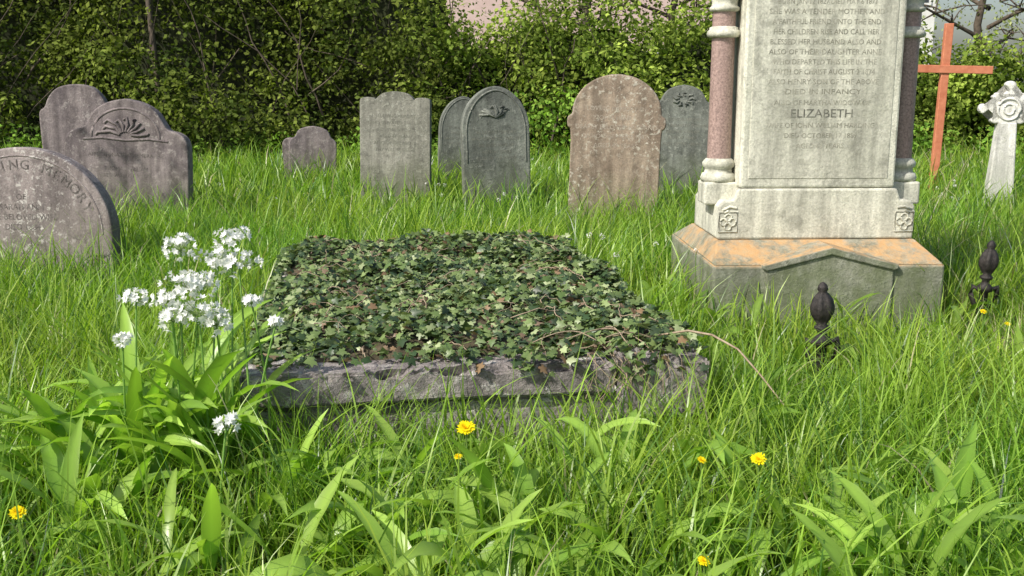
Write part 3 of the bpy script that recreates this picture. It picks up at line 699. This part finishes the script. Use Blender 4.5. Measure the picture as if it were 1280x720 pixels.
def tree(name,x,y,h,trunk_r,crown_r,nleaf,size,c1,c2,nl=9,crown_lo=.3,clr=(.25,.5)):
    e=empty(name,(x,y,0));w=Acc();lv=Acc();C=[];R=[]
    top=(random.uniform(-.3,.3),random.uniform(-.3,.3),h*.8)
    T=[(0,0,-.2),(random.uniform(-.1,.1),0,h*.2),(random.uniform(-.2,.2),random.uniform(-.1,.1),h*.45),top]
    tube(w,T,[trunk_r*1.25,trunk_r,trunk_r*.7,trunk_r*.25],9)
    for i in range(nl):
        t=crown_lo+(.95-crown_lo)*i/nl;bz=h*.8*t
        az=i*2.4+random.uniform(-.4,.4);L=crown_r*random.uniform(.7,1.15)*(1-.35*abs(t-.5))
        b=np.array([0,0,bz]);P=[b]
        for k in range(1,6):
            b=b+np.array([math.cos(az),math.sin(az),.55-.05*k])*L/5+np.array([random.gauss(0,.05) for _ in range(3)])*L*.5;P.append(b)
            if k>=2:
                for _ in range(3):
                    q=b+np.array([random.gauss(0,.32),random.gauss(0,.32),random.gauss(.1,.28)])*L*.6
                    tube(w,[b,(b+q)/2+np.array([0,0,.05]),q],[.018,.012,.006],4);C.append(q);R.append(random.uniform(*clr))
        tube(w,P,np.linspace(trunk_r*.45,trunk_r*.08,6),6)
    w.obj('trunk_and_limbs',M_bark,e,True)
    clumps(lv,C,R,nleaf,size,c1,c2);lv.obj('crown',M_leaf,e)
for (x,y,h) in((-9.5,17.5,7),(-6.6,18,6.5),(-3.4,17.6,7.5)):
    tree('broadleaf_tree',x,y,h,.17,2.1,40,.10,(.04,.065,.015),(.13,.17,.04))
tree('broadleaf_tree',1.2,19.5,5.5,.12,2.2,26,.08,(.13,.18,.04),(.28,.34,.09),11,.25)
tree('broadleaf_tree',3.2,20.5,5.5,.1,2.0,24,.08,(.13,.18,.04),(.28,.34,.09),10,.25)
tree('broadleaf_tree',5.4,19.5,5.2,.1,1.9,24,.08,(.13,.18,.04),(.28,.34,.09),9,.25)
tree('broadleaf_tree',8.0,18.,4.8,.09,1.7,24,.06,(.22,.27,.10),(.38,.42,.2),10,.15,(.15,.4))
tree('broadleaf_tree',10.6,20,5.6,.11,2.0,24,.06,(.22,.27,.10),(.38,.42,.2),10,.15,(.15,.4))
tree('broadleaf_tree',-8.2,4.6,7.,.16,2.0,11,.11,(.06,.09,.02),(.15,.2,.04),10,.4,(.25,.5))
e=Acc();tube(e,[(-5.2,15.4,-.1),(-5.15,15.4,1.2),(-5.25,15.5,2.6),(-5.0,15.7,4.5)],[.06,.045,.04,.03],9);e.obj('tree_trunk',M_bark,None,True)

# ---------------------------------------------------------------- houses
M_wall=plainmat('pink_render',(.52,.39,.35),(.62,.48,.44),3,.9,.1)
M_wallw=plainmat('white_render',(.66,.66,.62),(.78,.78,.74),3,.9,.1)
M_roof=plainmat('roof_slates',(.08,.07,.07),(.15,.13,.13),9,.8,.4)
M_glass=plainmat('window_glass',(.03,.04,.05),(.06,.07,.08),2,.1,0)
M_frame=plainmat('window_frame',(.7,.7,.68),(.8,.8,.78),8,.5,.05)
def house(name,x0,x1,y,hw,hr,wall,wins):
    e=empty(name,((x0+x1)/2,y,0));w=(x1-x0)/2
    box('walls',-w,w,0,7,0,hw,wall,e,0)
    bm=bmesh.new();vs=[bm.verts.new(p) for p in((-w-.3,-.35,hw-.02),(w+.3,-.35,hw-.02),(w+.3,3.5,hw+hr),(-w-.3,3.5,hw+hr),(-w-.3,7.35,hw-.02),(w+.3,7.35,hw-.02))]
    bm.faces.new((vs[0],vs[1],vs[2],vs[3]));bm.faces.new((vs[3],vs[2],vs[5],vs[4]));bm.faces.new((vs[0],vs[3],vs[4]));bm.faces.new((vs[1],vs[5],vs[2]))
    me=bpy.data.meshes.new('roof');bm.to_mesh(me);bm.free();me.materials.append(M_roof);link(bpy.data.objects.new('roof',me),e)
    for (wx,wz) in wins:
        box('window_frame',wx-.55,wx+.55,-.05,-.003,wz-.7,wz+.7,M_frame,e,0)
        for s in(-1,1):
            box('window_pane',wx+s*.25-.21,wx+s*.25+.21,-.06,-.052,wz-.62,wz+.62,M_glass,e,0)
    box('door',-.45,.45,-.05,-.003,0,2.0,M_frame,e,0)
house('rendered_house',-3,7.6,32,6.2,2.4,M_wall,[(-4,1.4),(-2,1.4),(2,1.4),(4,1.4),(-4,4.9),(-1.6,4.9),(1.6,4.9),(4,4.9)])
house('white_house',9.2,13.0,33,5.2,2.2,M_wallw,[(-1.2,1.4),(1.2,1.4),(-1.2,4.2),(1.2,4.2)])

# ---------------------------------------------------------------- light, sky, camera
to_sun=Vector((-.56,-.46,.69)).normalized()
sun=bpy.data.lights.new('sun','SUN');sun.energy=5.;sun.angle=math.radians(.5);sun.color=(1,.95,.87)
so=link(bpy.data.objects.new('sun',sun));so.rotation_euler=to_sun.to_track_quat('Z','Y').to_euler()
w=bpy.data.worlds.new('World');scene.world=w;w.use_nodes=True;nt=w.node_tree
bg=nt.nodes['Background'];sky=nt.nodes.new('ShaderNodeTexSky');sky.sky_type='NISHITA';sky.sun_disc=False
sky.sun_elevation=math.asin(to_sun.z);sky.sun_rotation=math.atan2(to_sun.x,to_sun.y)%(2*math.pi)
sky.dust_density=3.
nt.links.new(sky.outputs[0],bg.inputs[0]);bg.inputs[1].default_value=.15
cam=bpy.data.cameras.new('camera');cam.sensor_width=36;cam.lens=36.56;cam.clip_end=1000;cam.clip_start=.05
co=link(bpy.data.objects.new('camera',cam));co.location=(0,0,1.25);co.rotation_euler=(math.radians(90-11.31),0,0)
scene.camera=co
scene.view_settings.view_transform='Standard';scene.view_settings.look='None';scene.view_settings.exposure=0
